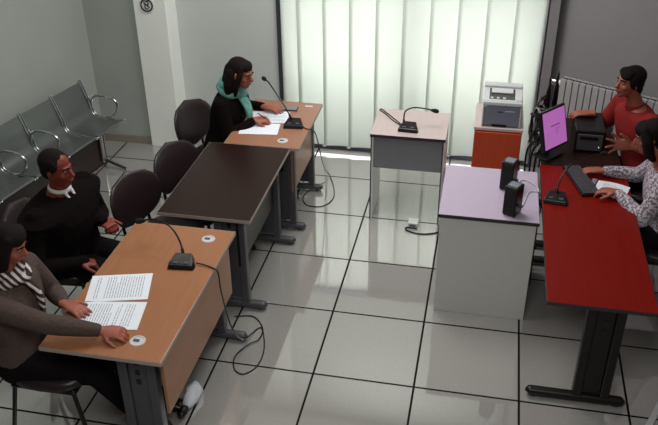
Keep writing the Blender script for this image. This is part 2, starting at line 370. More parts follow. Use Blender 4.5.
# ------------------------------------------------------------------ desks
TH = .74
def table(name, label, x0, x1, y0, y1, top, edge, modesty, mod_mat, leg_mat, grommets=(), cat='desk', mz=.35, feet=(None, None), group=None, foot=None, mod_x=None, skip=()):
    O = V(((x0+x1)/2, (y0+y1)/2, 0)); t = thing(name, label, cat, O, group=group)
    MB(O).box((x0, y0, TH-.024), (x1, y1, TH)).build('tabletop', top, t, bevel=.003)
    b = MB(O); e = .0015
    b.box((x0-e, y0-e, TH-.0235), (x1+e, y0, TH-.0015)); b.box((x0-e, y1, TH-.0235), (x1+e, y1+e, TH-.0015))
    b.box((x1, y0, TH-.0235), (x1+e, y1, TH-.0015)); b.box((x0-e, y0, TH-.0235), (x0, y1, TH-.0015))
    b.build('edge_band', edge, t)
    mx = x1-.045 if mod_x is None else mod_x
    if modesty: MB(O).box((mx-.016, y0+.07, mz), (mx, y1-.07, TH-.03)).build('modesty_panel', mod_mat, t, bevel=.002)
    f0, f1 = foot or (x0+.02, x1+.04)
    for yy in (y0+.1, y1-.1):
        g = MB(O)
        # shallow U shaped column of two uprights and a web
        cx = (f0+f1)/2+.08; cw = .20
        g.box((cx-cw/2, yy-.028, .06), (cx-cw/2+.05, yy+.028, TH-.05))
        g.box((cx+cw/2-.05, yy-.028, .06), (cx+cw/2, yy+.028, TH-.05))
        g.box((cx-cw/2+.05, yy-.014, .08), (cx+cw/2-.05, yy+.014, TH-.05))
        g.box((x0+.05, yy-.03, TH-.05), (x1-.05, yy+.03, TH-.0245))
        lg = g.build('leg', leg_mat, t, bevel=.006)
        q = MB(O); q.tube([(f0+.03, yy, .034), (f1-.03, yy, .034)], [.03, .03], 14, flat=.9)
        for xx in (f0+.05, f1-.05): q.tube([(xx, yy, .002), (xx, yy, .02)], .018, 10, caps=False)
        q.build('foot', leg_mat, lg)
        for zz in (.50, .56, .62):
            v = MB(O); v.box((cx-.012, yy-.0165, zz), (cx+.012, yy-.0135, zz+.03)); v.build('slot', M['black'], lg)
    for gx, gy in grommets:
        q = MB(O); oo = V((gx, gy, TH)); vs = []; fs = []
        n = 28; prof = [(.012, .0006), (.030, .0006), (.032, .004), (.038, .004), (.040, 0)]
        for i in range(n):
            a = 2*pi*i/n
            for r, z in prof: vs.append(oo+V((r*cos(a), r*sin(a), z)))
        k = len(prof)
        for i in range(n):
            j = (i+1) % n
            for c in range(k-1): fs.append((i*k+c, i*k+c+1, j*k+c+1, j*k+c))
        fs.append(tuple(i*k for i in range(n)))
        q.add(vs, fs); q.build('grommet', M['lightgrey'], t)
        MB(O).box((gx-.022, gy-.006, TH+.001), (gx+.008, gy+.01, TH+.0045)).build('grommet_slot', M['darkmetal'], t)
    return t
table('desk', 'beech desk with brown modesty panel nearest the camera, open document on it', -.555, .07, -.89, .29, M['beech'], M['edge'], True, M['beech'], M['darkmetal'], [(-.10, -.76), (-.06, .18)], mz=.34, mod_x=.045, foot=(-.50, .13))
table('desk', 'dark wenge desk in the middle of the left row, nothing on it', -.475, .12, .42, 1.425, M['wenge'], M['edge'], True, M['wenge'], M['darkmetal'], mz=.34, mod_x=.02, foot=(-.42, .17))
table('desk', 'pinkish beech desk by the window where the person in the teal scarf writes', -.37, .185, 1.435, 2.255, M['pinkbeech'], M['edge'], True, M['pinkbeech'], M['darkmetal'], [(.04, 1.54)], mz=.34, mod_x=.12, foot=(-.3, .2))
table('desk', 'long red cherry desk at the right with black legs', 1.862, 2.415, -.06, 1.50, M['cherry'], M['dkedge'], False, None, M['blackmetal'], mz=.3, foot=(1.83, 2.38))

table('side_desk', 'dark desk beyond the far end of the red desk, cluttered with computer equipment', 1.87, 2.395, 1.512, 2.33, M['wenge'], M['dkedge'], False, None, M['blackmetal'], foot=(1.86, 2.38))

# lectern table in the middle with grey front panel
O = V((.93, 2.0, 0)); t = thing('witness_table', 'small pale table with grey front panel standing alone before the window', 'table', O)
MB(O).box((.645, 1.77, .716), (1.2, 2.25, .74)).build('tabletop', M['pinktop'], t, bevel=.003)
MB(O).box((.645, 1.767, .7165), (1.2, 1.77, .7385)).build('edge_band', M['dkedge'], t)
for x in (.648, 1.177): MB(O).box((x, 1.79, 0), (x+.02, 2.2, .716)).build('side_panel', M['whitepanel'], t, bevel=.002)
MB(O).box((.668, 1.80, .45), (1.177, 1.818, .716)).build('modesty_panel', M['greypanel2'], t, bevel=.002)
for x in (.6485, 1.1775): MB(O).box((x, 1.784, 0), (x+.008, 1.79, .716)).build('side_edge', M['dkedge'], t)

# grey cabinet-like desk with lilac top
O = V((1.55, 1.03, 0)); t = thing('desk', 'grey-sided desk with a lilac-grey top carrying two small black speakers', 'desk', O)
MB(O).box((1.235, .715, .718), (1.84, 1.38, .742)).build('tabletop', M['lilac'], t, bevel=.003)
MB(O).box((1.233, .712, .7185), (1.842, .715, .7405)).build('edge_band', M['dkedge'], t)
for y in (.722, 1.35): MB(O).box((1.245, y, 0), (1.825, y+.022, .718)).build('side_panel', M['greypanel'], t, bevel=.002)
MB(O).box((1.27, .745, .1), (1.288, 1.35, .718)).build('modesty_panel', M['greypanel'], t, bevel=.002)
MB(O).box((1.79, .76, .05), (1.81, 1.34, .09)).build('cable_tray', M['blackmetal'], t, bevel=.002)

# drawer pedestal under the printer
O = V((1.57, 2.25, 0)); t = thing('drawer_pedestal', 'orange wooden pedestal cabinet under the laser printer', 'cabinet', O)
MB(O).box((1.395, 2.045, .03), (1.745, 2.48, .716)).build('body', M['orange'], t, bevel=.003)
MB(O).box((1.388, 2.035, .716), (1.752, 2.49, .738)).build('top', M['pinktop'], t, bevel=.003)
MB(O).box((1.40, 2.028, .05), (1.74, 2.0445, .705)).build('front_panel', M['orange'], t, bevel=.003)
for x in (1.42, 1.71):
    for y in (2.07, 2.45): MB(O).tube([(x, y, .0), (x, y, .03)], .016, 10, caps=False).build('caster', M['black'], t)

# ------------------------------------------------------------------ printer
O = V((1.58, 2.21, .738)); t = thing('printer', 'light grey laser printer on the orange cabinet by the window', 'printer', O)
b = MB(O); x0, x1, y0, y1, z0, z1 = 1.44, 1.725, 2.055, 2.40, .742, .945
b.box((x0, y0+.02, z0), (x1, y1, z1)); b.box((x0, y0, z1-.05), (x0+.03, y0+.02, z1-.01)); b.box((x0, y0, z0), (x0+.012, y0+.02, z1-.04)); b.box((x1-.012, y0, z0), (x1, y0+.02, z1-.04))
b.build('casing', M['lightgrey'], t, bevel=.008, seg=3)
MB(O).box((x0+.013, y0+.004, z0+.012), (x1-.013, y0+.022, z1-.036)).build('front_door', M['printergrey'], t, bevel=.004)
MB(O).box((x0+.075, y0+.001, z0+.003), (x1-.1, y0+.02, z0+.022)).build('tray_handle', M['black'], t, bevel=.003)
MB(O).box((x0, y0-.002, z1-.034), (x1, y0+.02, z1-.004)).build('brow', M['lightgrey'], t, bevel=.006)
b = MB(O); b.box((x0+.04, y0+.045, z1-.012), (x1-.055, y0+.26, z1+.002)); b.build('output_bin', M['black'], t, bevel=.004)
MB(O).box((x0+.055, y0+.16, z1+.001), (x1-.07, y0+.25, z1+.010)).build('output_ramp', M['lightgrey'], t, bevel=.003)
b = MB(O); b.box((x0, y0+.27, z1), (x1, y1, z1+.022)); b.build('rear_hump', M['lightgrey'], t, bevel=.008)
MB(O).box((x1-.048, y0+.03, z1), (x1-.006, y0+.13, z1+.008)).build('control_panel', M['lightgrey'], t, bevel=.003)
for i in range(3): MB(O).box((x0+.05+.045*i, y0+.05, z1+.001), (x0+.07+.045*i, y0+.075, z1+.006)).build('bin_rib', M['lightgrey'], t)
b = MB(O); b.box((x0+.11, y0+.002, z1-.085), (x0+.15, y0+.005, z1-.079)); b.build('badge', M['darkink'], t)
b = MB(O)
for k in range(6): b.box((x0+.165+.012*k, y0+.002, z1-.078), (x0+.174+.012*k, y0+.005, z1-.071))
b.build('model_lettering', M['lightgrey'], t)

# ------------------------------------------------------------------ microphones
def mic(label, loc, rz, neck, cables, size=1.0, extra=None):
    L0 = V(loc); t = thing('gooseneck_microphone', label, 'microphone', L0, group='gooseneck microphones on the desks')
    R = Matrix.Rotation(rz, 3, 'Z')
    b = MB(L0); s = size
    lo = [(-.075, -.055), (.075, -.055), (.08, -.02), (.055, .06), (-.055, .06), (-.08, -.02)]
    vs = [L0+R @ V((x*s, y*s, .0)) for x, y in lo]+[L0+R @ V((x*s*.85, y*s*.8, .028*s+(.022*s if y > 0 else 0))) for x, y in lo]
    n = 6; b.add(vs, [tuple(range(n-1, -1, -1)), tuple(range(n, 2*n))]+[(i, (i+1) % n, n+(i+1) % n, n+i) for i in range(n)])
    b.build('base', M['black'], t, bevel=.006, seg=3)
    b = MB(L0)
    for dx in (-.03, .03): b = MB(L0); b.box((dx*s-.012, -.035*s, .027*s), (dx*s+.012, -.015*s, .036*s), R, L0); b.build('button', M['darkmetal'], t, bevel=.002)
    P = curve(neck, 8); b = MB(L0); b.tube(P, .0055, 8); b.tube(P[:5], .009, 10); b.build('gooseneck', M['black'], t)
    b = MB(L0); d = (P[-1]-P[-2]).normalized(); b.tube([P[-1]-d*.01, P[-1]+d*.01, P[-1]+d*.028], [.011, .0165, .015], 12); b.build('microphone_head', M['foam'], t)
    for c in cables: b = MB(L0); b.tube(curve(c, 8), .0042, 6); b.build('cable', M['black'], t)
    return t
mic('black gooseneck microphone on the nearest beech desk, cable looping to the floor', (-.115, -.10, TH+.001), 0.1,
    [(-.12, -.06, .77), (-.15, -.02, .84), (-.22, .03, .90), (-.33, .07, .91), (-.40, .06, .90)],
    [[(-.04, -.08, .75), (.02, -.09, .748), (.075, -.11, .745), (.10, -.125, .73), (.11, -.13, .6), (.12, -.05, .3), (.13, .10, .08), (.14, .24, .015), (.18, .32, .006), (.235, .2, .006), (.262, .07, .006), (.25, -.05, .006), (.19, -.12, .006), (.125, -.08, .006), (.10, .03, .006), (.15, .14, .012), (.20, .2, .012), (.19, .32, .006), (.10, .42, .006), (-.02, .40, .006)]])
mic('black gooseneck microphone beside the papers of the person in the teal scarf', (.06, 1.80, TH+.001), .1,
    [(.04, 1.82, .78), (.0, 1.84, .85), (-.08, 1.9, .93), (-.17, 1.98, 1.0), (-.215, 2.03, 1.005)],
    [[(.13, 1.78, .75), (.17, 1.76, .745), (.205, 1.76, .74), (.23, 1.80, .68), (.24, 1.95, .4), (.2, 2.25, .15), (.19, 2.42, .03), (.26, 2.28, .006), (.31, 2.05, .006), (.25, 1.9, .006), (.13, 1.89, .006), (.065, 2.0, .006), (.09, 2.14, .006), (.19, 2.28, .012)]])
mic('black gooseneck microphone on the small pale table before the window', (.915, 1.89, TH+.001), -.05,
    [(.875, 1.93, .775), (.872, 1.94, .82), (.885, 1.94, .87), (.94, 1.95, .895), (1.02, 1.96, .89), (1.085, 1.97, .875)],
    [[(.86, 1.93, .75), (.78, 2.03, .745), (.70, 2.15, .745), (.655, 2.205, .745), (.67, 2.22, .745), (.73, 2.14, .745), (.83, 2.0, .745), (.87, 1.94, .748)]])
mic('black gooseneck microphone on the red cherry desk', (1.945, 1.01, TH+.001), -.15,
    [(1.94, 1.03, .775), (1.955, 1.07, .84), (2.0, 1.15, .905), (2.08, 1.24, .93), (2.16, 1.32, .925), (2.23, 1.38, .915)],
    [[(1.90, 1.0, .75), (1.87, 1.0, .735), (1.855, 1.01, .6), (1.86, 1.04, .3), (1.865, 1.05, .05)]])

# ------------------------------------------------------------------ papers
def text_lines(b, R, c, w, h, rows, seed, z=.0022, th=.004):
    rnd = random.Random(seed)
    for r in range(rows):
        y = h/2-.03-(h-.06)*r/(rows-1); x = -w/2+.025
        if rnd.random() < .12: continue
        end = w/2-.02-(rnd.random()*w*.4 if rnd.random() < .3 else 0)
        while x < end:
            l = .008+rnd.random()*.028; b.box((x, y-th/2, z), (min(x+l, end), y+th/2, z+.0003), R, c); x += l+.005
def sheet(b, R, c, w, h, t=.002, bend=0):
    n = 8; vs = []; fs = []
    for i in range(n+1):
        x = -w/2+w*i/n; zz = bend*sin(pi*i/n)
        for y in (-h/2, h/2):
            for z in (0, t): vs.append(R @ V((x, y, z+zz))+V(c))
    for i in range(n):
        a = 4*i; fs += [(a+1, a+5, a+7, a+3), (a, a+2, a+6, a+4), (a, a+4, a+5, a+1), (a+2, a+3, a+7, a+6)]
    fs += [(0, 1, 3, 2), (4*n, 4*n+2, 4*n+3, 4*n+1)]
    b.add(vs, fs)
c = V((-.335, -.475, TH+.0006)); t = thing('document', 'open two-page printed document under the hands at the nearest desk', 'document', c)
for cc, w_, h_, a_, sd in ((V((-.37, -.367, TH+.0008)), .325, .235, .27, 1), (V((-.315, -.60, TH+.0008)), .325, .225, .17, 2)):
    R = Matrix.Rotation(a_, 3, 'Z')
    b = MB(c); sheet(b, R, cc, w_, h_, .003); pg = b.build('page', M['paper'], t)
    # lines run along the short way of the open page, as in the photograph
    b = MB(c); R2 = Matrix.Rotation(a_+pi/2, 3, 'Z'); text_lines(b, R2, cc+V((0, 0, .0012)), h_, w_-.02, 19, sd, .002, .0035); b.build('printed_text', M['ink'], pg)
b = MB((-.18, 1.705, TH)); sheet(b, Matrix.Rotation(.12, 3, 'Z'), V((-.18, 1.705, TH+.0008)), .29, .19, .0015)
t = tag(b.build('paper_sheet', M['paper']), 'blank white sheet at the near edge of the pinkish beech desk', 'paper')
c = V((-.16, 1.925, TH+.0008)); b = MB(c); sheet(b, Matrix.Rotation(.14, 3, 'Z'), c, .29, .21, .0015)
t = tag(b.build('paper_sheet', M['paper']), 'white sheet the person in the teal scarf is writing on', 'paper')
b = MB(c); text_lines(b, Matrix.Rotation(.14, 3, 'Z'), c, .28, .19, 8, 5, .0018); b.build('handwriting', M['ink'], t)
c = V((-.05, 2.10, TH+.001)); t = thing('mobile_phone', 'black mobile phone lying above the writing person\'s paper', 'phone', c, .05)
MB().box((-.07, -.035, 0), (.07, .035, .009)).build('case', M['black'], t, bevel=.004, seg=3)
MB().box((-.062, -.03, .009), (.062, .03, .0096)).build('screen', M['printergrey'], t)
tag(MB((.09, 2.18, TH)).box((.06, 2.165, TH+.0005), (.12, 2.195, TH+.004)).build('cable_cover', M['lightgrey'], bevel=.001), 'small white rectangular cover set in the far corner of the window desk', 'cover')
# notebook under the clerk's hands
c = V((2.24, 1.20, TH+.001)); t = thing('notebook', 'open white notebook under the hands of the person in the mottled blouse', 'notebook', c)
R = Matrix.Rotation(-.32, 3, 'Z')
b = MB(c); sheet(b, R, V((2.295, 1.205, TH+.001)), .2, .19, .006, .008); p1 = b.build('page', M['paper'], t)
b = MB(c); text_lines(b, R, V((2.295, 1.205, TH+.012)), .17, .17, 9, 7, .003, .003); b.build('printed_text', M['ink'], p1)
b = MB(c); sheet(b, R, V((2.178, 1.245, TH+.003)), .03, .19, .01); b.build('cover_flap', M['printergrey'], t)

# keyboard
c = V((2.115, 1.30, TH+.002)); t = thing('keyboard', 'black keyboard lying slantwise between microphone and notebook', 'keyboard', c, 1.84)
MB().box((-.2, -.062, 0), (.2, .062, .016)).build('case', M['black'], t, bevel=.004)
kb = MB()
for r in range(5):
    for k in range(15): kb.box((-.188+.0252*k, -.052+.0212*r, .016), (-.166+.0252*k, -.0345+.0212*r, .021))
kb.build('keys', M['darkmetal'], t, bevel=.001)
tag_o = None

# ------------------------------------------------------------------ speakers
def spk(label, x, y, rz, h=.2):
    t = thing('loudspeaker', label, 'speaker', (x, y, .7425), rz, 'small loudspeakers on the lilac desk')
    MB().box((-.042, -.045, .006), (.042, .05, h)).build('cabinet', M['black'], t, bevel=.006, seg=3)
    b = MB(); b.box((-.036, -.049, .02), (.036, -.045, h-.012)); b.build('grille', M['speaker_cloth'], t, bevel=.003)
    MB().box((-.03, -.03, h), (.03, .035, h+.003)).build('top_plate', M['printergrey'], t, bevel=.001)
    b = MB()
    for sx in (-.03, .03): b.tube([(sx, -.03, 0), (sx, -.03, .008)], .008, 8, caps=False); b.tube([(sx, .035, 0), (sx, .035, .008)], .008, 8, caps=False)
    b.build('rubber_foot', M['foam'], t)
    b = MB(); b.tube([(.044, 0, .07), (.056, 0, .07)], .011, 12); b.build('volume_knob', M['darkmetal'], t)
spk('small black loudspeaker farther back on the lilac desk, nearer the orange cabinet', 1.645, 1.12, -.35)
spk('small black loudspeaker at the near edge of the lilac desk', 1.672, .80, -.45)
b = MB((1.76, 1.2, .745)); b.tube(curve([(1.70, 1.17, .75), (1.74, 1.24, .747), (1.79, 1.22, .747), (1.835, 1.15, .747), (1.84, 1.1, .747)], 6), .004, 6)
b.tube(curve([(1.72, .86, .75), (1.745, .92, .747), (1.78, 1.08, .747), (1.835, 1.1, .747)], 6), .004, 6)
tag(b.build('speaker_cable', M['lightgrey']), 'thin pale cable curling from the loudspeakers toward the red desk', 'cable')

# ------------------------------------------------------------------ monitor, cables, bottles
A = V((1.865, 1.535, 0)); B = V((2.015, 1.725, 0)); d = (B-A).normalized(); nn = V((d.y, -d.x, 0)); Rm2 = Matrix(((d.x, -nn.x, 0), (d.y, -nn.y, 0), (0, 0, 1)))
W_ = (B-A).length; c = (A+B)/2; O = V((c.x, c.y, TH+.001))
t = thing('computer_monitor', 'black monitor with a lit pink screen at the far end of the red desk', 'monitor', O)
Rt = Rm2 @ Matrix.Rotation(radians(-15), 3, 'X'); cb = c+V((.02, -.01, .83))
MB(O).box((-W_/2-.012, 0, -.012), (W_/2+.012, .03, .268), Rt, cb).build('casing', M['black'], t, bevel=.005)
sc_ = MB(O).box((-W_/2+.002, -.003, .003), (W_/2-.002, .001, .255), Rt, cb).build('screen', M['pink'], t)
MB(O).box((-.045, -.0045, .148), (.05, -.003, .154), Rt, cb).build('screen_text', M['screenline'], sc_)
for k in range(4):
    b = MB(O); b.box((0, -.0042, .125-.014*k), (.05-.01*k, -.003, .127-.014*k), Rt, cb); b.build('screen_small_text', M['screenline'], sc_)
b = MB(O); b.box((-.02, .03, .76), (.02, .05, .95), Rm2, c); b.box((-.09, -.03, .742), (.09, .10, .755), Rm2, c); b.build('stand', M['black'], t, bevel=.004)

c = V((1.86, 1.80, TH)); t = thing('cable_tangle', 'tangled mass of glossy black and grey cables left of the lit pink screen', 'cables', c)
rnd = random.Random(11)
for k in range(30):
    cx, cy = 1.855+rnd.uniform(-.05, .03), 1.80+rnd.uniform(-.12, .14); pts = []
    rz_ = rnd.uniform(.035, .09); ph = rnd.uniform(0, 6); cz = rnd.uniform(.80, .98); ti = rnd.uniform(-.9, .9)
    for j in range(8):
        a = ph+j*.95; pts.append((cx+rz_*.5*cos(a+k)+.01*j/8, cy+rz_*cos(a)*cos(ti), cz+rz_*1.3*sin(a)))
    pts = [(p[0], p[1], max(.756 if p[0] > 1.86 else .6, p[2])) for p in pts]
    b = MB(c); b.tube(curve(pts, 6), rnd.choice([.005, .007, .010]), 8)
    b.build('cable', M['greypanel2'] if k % 7 == 0 else M['black'], t)
b = MB(c); b.ell((1.865, 1.83, .88), (.075, 0, 0), (0, .12, 0), (0, 0, .135)); b.build('black_bag', M['vinyl'], t)
for yy, dx in ((1.66, 0), (1.72, .01), (1.79, -.02), (1.86, -.05)):
    b = MB(c); b.tube(curve([(1.885, yy, .80), (1.852, yy, .765), (1.835+dx, yy+.01, .66), (1.84+dx, yy, .4), (1.84+dx, yy+.03, .1), (1.84+dx, yy+.05, .02)], 6), .007, 8)
    b.build('hanging_cable', M['black'] if dx != .01 else M['lightgrey'], t)

t = thing('computer_case', 'black computer case right behind the pink screen, under the outstretched hand', 'computer', (2.19, 1.90, TH+.001))
MB().box((-.10, -.16, .008), (.10, .18, .165)).build('casing', M['black'], t, bevel=.008, seg=3)
MB().box((-.085, -.166, .02), (.085, -.158, .14)).build('front_bezel', M['darkmetal'], t, bevel=.003)
MB().box((-.07, -.170, .10), (.05, -.1655, .125)).build('drive_tray', M['black'], t, bevel=.001)
MB().tube([(.065, -.1655, .05), (.065, -.171, .05)], .009, 12).build('power_button', M['chrome'], t)

def bottle(label, x, y, h, r):
    t = thing('bottle', label, 'bottle', (x, y, TH+.001), group='slim bottles behind the monitor')
    b = MB(); prof = [(0, r*.9), (.01, r), (h*.62, r), (h*.72, r*.8), (h*.8, r*.42), (h*.84, r*.4)]
    b.loft([(V((0, 0, z)), V((q, 0, 0)), V((0, q, 0))) for z, q in prof], 20); b.build('body', M['black'], t)
    b = MB(); b.loft([(V((0, 0, z)), V((q, 0, 0)), V((0, q, 0))) for z, q in [(h*.83, r*.46), (h*.93, r*.44), (h*1.0, r*.15)]], 16); b.build('cap', M['black'], t)
bottle('slim black bottle nearer the window, behind the pink screen', 1.90, 2.13, .40, .019)
bottle('taller slim black bottle nearer the radiator, behind the pink screen', 1.955, 2.17, .43, .019)

# floor socket box
c = V((1.0, 1.75, 0)); t = thing('floor_socket', 'small white socket box with a black cable on the bright floor', 'socket', c)
MB(c).box((.96, 1.72, .0), (1.035, 1.80, .035)).build('box', M['white'], t, bevel=.004)
MB(c).box((.975, 1.716, .008), (1.02, 1.72, .028)).build('socket_face', M['greypanel2'], t)
b = MB(c); b.tube(curve([(1.03, 1.70, .006), (.97, 1.705, .006), (.945, 1.69, .006), (.97, 1.655, .006), (1.06, 1.63, .006), (1.15, 1.65, .006), (1.225, 1.70, .006), (1.26, 1.75, .006)], 8), .0055, 8); b.build('cable', M['black'], t)

# ------------------------------------------------------------------ bench along the left wall
bo = LP+LN*.0; bt = thing('waiting_bench', 'grey steel waiting bench with chrome arm loops along the left wall', 'bench', lw(-.8, .3, 0))
O = bt.location.copy(); PT = .375
def prof_pt(n, z, t): return lw(t, n, z)
PR = [(.13, .73), (.15, .68), (.19, .56), (.21, .49), (.25, .445), (.32, .43), (.42, .435), (.52, .45), (.54, .44)]
T1 = .19
for i in range(5):
    ta = T1-PT*(i+1)+.014; tb = T1-PT*i-.014
    cv = curve([V((n, z, 0)) for n, z in PR], 5); vs = []; fs = []; k = len(cv)
    for j, p in enumerate(cv):
        q = cv[min(j+1, k-1)]-cv[max(j-1, 0)]; q = V((-q.y, q.x, 0)).normalized()*.012
        for tt in (ta, tb):
            vs.append(lw(tt, p.x, p.y)); vs.append(lw(tt, p.x+q.x*-1, p.y+q.y*-1))
    for j in range(k-1):
        a = 4*j; fs += [(a, a+2, a+6, a+4), (a+1, a+5, a+7, a+3), (a, a+4, a+5, a+1), (a+2, a+3, a+7, a+6)]
    fs += [(0, 1, 3, 2), (4*k-4, 4*k-2, 4*k-1, 4*k-3)]
    MB(O).add(vs, fs).build('seat_shell', M['steel'], bt, bevel=.003)
for i in range(6):
    tt = T1-PT*i
    for dt in (-.012, .012):
        P = [lw(tt+dt, n, z) for n, z in [(.125, .745), (.155, .67), (.20, .55), (.22, .475), (.27, .435), (.40, .425), (.54, .435)]]
        b = MB(O); b.tube(curve(P, 5), .008, 8); b.build('frame_tube', M['chrome'], bt)
for i in (0, 2, 3, 5):
    tt = T1-PT*i+(.02 if i == 0 else 0)
    P = [lw(tt, n, z) for n, z in [(.20, .53), (.23, .60), (.30, .625), (.42, .62), (.47, .58), (.46, .51), (.40, .45), (.33, .43)]]
    b = MB(O); b.tube(curve(P, 6), .012, 10); b.build('armrest', M['chrome'], bt)
b = MB(O); b.tube([lw(T1-.02, .33, .375), lw(T1-PT*5+.02, .33, .375)], .022, 12); b.build('beam', M['darkmetal'], bt)
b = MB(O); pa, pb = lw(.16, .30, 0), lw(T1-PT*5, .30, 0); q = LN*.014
b.prism([(pa.x, pa.y), (pa.x+q.x, pa.y+q.y), (pb.x+q.x, pb.y+q.y), (pb.x, pb.y)], .012, .36); b.build('under_seat_shade', M['benchshade'], bt)  # dark board added to stand for the shade beneath the seats
for i in (0.25, 4.75):
    tt = T1-PT*i; b = MB(O)
    b.tube(curve([lw(tt, .33, .37), lw(tt, .33, .15), lw(tt, .33, .06)], 4), .02, 12)
    b.tube(curve([lw(tt, .10, .02), lw(tt, .2, .045), lw(tt, .33, .07), lw(tt, .45, .045), lw(tt, .56, .02)], 4), .016, 12); b.build('leg', M['chrome'], bt)

# ------------------------------------------------------------------ visitor chairs
def chair(label, x, y, rz, group=None):
    """(x, y) = seat centre on the floor; faces local +x"""
    t = thing('visitor_chair', label, 'chair', (x, y, 0), rz, group)
    b = MB(); R = Matrix.Rotation(radians(-12), 3, 'Y')
    secs = []
    for j in range(11):                      # rounded back shell, thin along x
        q = -1+2*j/10; s = math.sqrt(max(.0004, 1-abs(q)**2.3))*(1+.06*q)
        xoff = -.235-.035*(q+1)*.9
        secs.append((V((xoff-.02*0, 0, .665+.18*q)), V((.024+.008*s, 0, 0))*max(s, .3), V((0, .232*s, 0))))
    b.loft(secs, 24, 2.4)
    # dish the back around the sitter
    for v in b.v: v.x += 1.1*v.y*v.y*.9
    b.build('backrest', M['vinyl'], t)
    b = MB(); b.loft([(V((0, 0, z)), V((.215*s, 0, 0)), V((0, .225*s, 0))) for z, s in [(.42, .9), (.425, .97), (.45, 1), (.47, .98), (.482, .9), (.486, .6)]], 28, 3.2)
    b.build('seat', M['vinyl'], t)
    b = MB()
    for sy in (-.12, .12):
        b = MB(); b.tube(curve([(-.10, sy, .415), (-.22, sy, .41), (-.255, sy, .46), (-.26, sy, .56)], 5), .011, 8)
        b.build('back_support', M['blackmetal'], t)
    for sx, sy in ((.19, -.2), (.19, .2), (-.19, -.2), (-.19, .2)):
        b = MB(); b.tube([(sx*.85, sy*.92, .42), (sx*1.25, sy*1.1, .012)], [.012, .011], 10); lg = b.build('leg', M['blackmetal'], t)
        MB().tube([(sx*1.245, sy*1.1, .002), (sx*1.24, sy*1.1, .022)], .015, 8, caps=False).build('glide', M['black'], lg)
    b = MB(); b.tube([(.17, -.19, .415), (.17, .19, .415)], .011, 8); b.tube([(-.17, -.19, .415), (-.17, .19, .415)], .011, 8)
    b.tube([(.17, -.19, .415), (-.17, -.19, .415)], .011, 8); b.tube([(.17, .19, .415), (-.17, .19, .415)], .011, 8); b.build('seat_frame', M['blackmetal'], t)
    return t
CG = 'dark visitor chairs around the desks'
chair('dark brown chair behind the person in the teal scarf', -.545, 1.80, -.3, CG)
chair('empty dark brown chair by the wenge desk, next to the scarf wearer\'s chair', -.41, 1.06, -.32, CG)
chair('empty dark brown chair right beside the person in the black jacket', -.51, .59, -.32, CG)
chair('chair carrying the person in the black jacket', -1.02, .20, .1, CG)
chair('black-legged chair of the person reading at the nearest desk', -.62, -.66, .0, CG)
chair('dark chair of the person in the mottled blouse', 2.68, 1.10, pi, CG)
chair('dark chair of the person in the red shirt', 2.66, 1.86, pi+.15, CG)

# ------------------------------------------------------------------ people
def ik(S, W, l1, l2, hint):
    S = V(S); W = V(W); D = W-S; d = D.length
    if d > (l1+l2)*.995:
        k = d/((l1+l2)*.995); l1 *= k; l2 *= k
    a = (l1*l1-l2*l2+d*d)/(2*d); h = math.sqrt(max(0, l1*l1-a*a))
    n = D.normalized(); hv = V(hint); hv = (hv-n*hv.dot(n)).normalized()
    return S+n*a+hv*h
def hand(b, w, d, pn, side, curl, spread=.12, sc=1.0):
    """w wrist, d finger direction, pn palm normal (way the palm faces), side=+1 thumb toward pn x d"""
    w = V(w); d = V(d).normalized(); pn = V(pn); pn = (pn-d*pn.dot(d)).normalized(); s = pn.cross(d)*side
    k = sc
    b.loft([(w-d*.02*k, s*.026*k, pn*.019*k), (w+d*.012*k, s*.029*k, pn*.017*k), (w+d*.05*k, s*.041*k, pn*.016*k), (w+d*.088*k, s*.041*k, pn*.013*k), (w+d*.10*k, s*.036*k, pn*.009*k)], 16, 2.4)
    for i, (L_, off) in enumerate(((.074, .031), (.083, .0105), (.077, -.0105), (.060, -.031))):
        dd = (d+s*spread*(off/.031)).normalized(); p = w+d*(.088-(.004 if i in (0, 3) else 0))*k+s*off*k; pts = [p-dd*.02*k, p]
        ang = 0
        for seg, fr in ((.45, .8), (.30, 1.2), (.25, 1.0)):
            ang += curl*fr*(1+.12*i); q = dd*cos(ang)+pn*sin(ang); p = p+q*L_*seg*k; pts.append(p)
        b.tube(pts, [.0098*k, .0102*k, .0095*k, .0088*k, .0075*k], 8)
    p = w+d*.022*k+s*.026*k; q1 = (d*.62+s*.72+pn*.25).normalized(); q2 = (d*.85+s*.42+pn*.3).normalized()
    b.tube([p-s*.012*k, p, p+q1*.038*k, p+q1*.038*k+q2*.03*k, p+q1*.038*k+q2*.052*k], [.013*k, .0145*k, .0115*k, .0105*k, .009*k], 8)

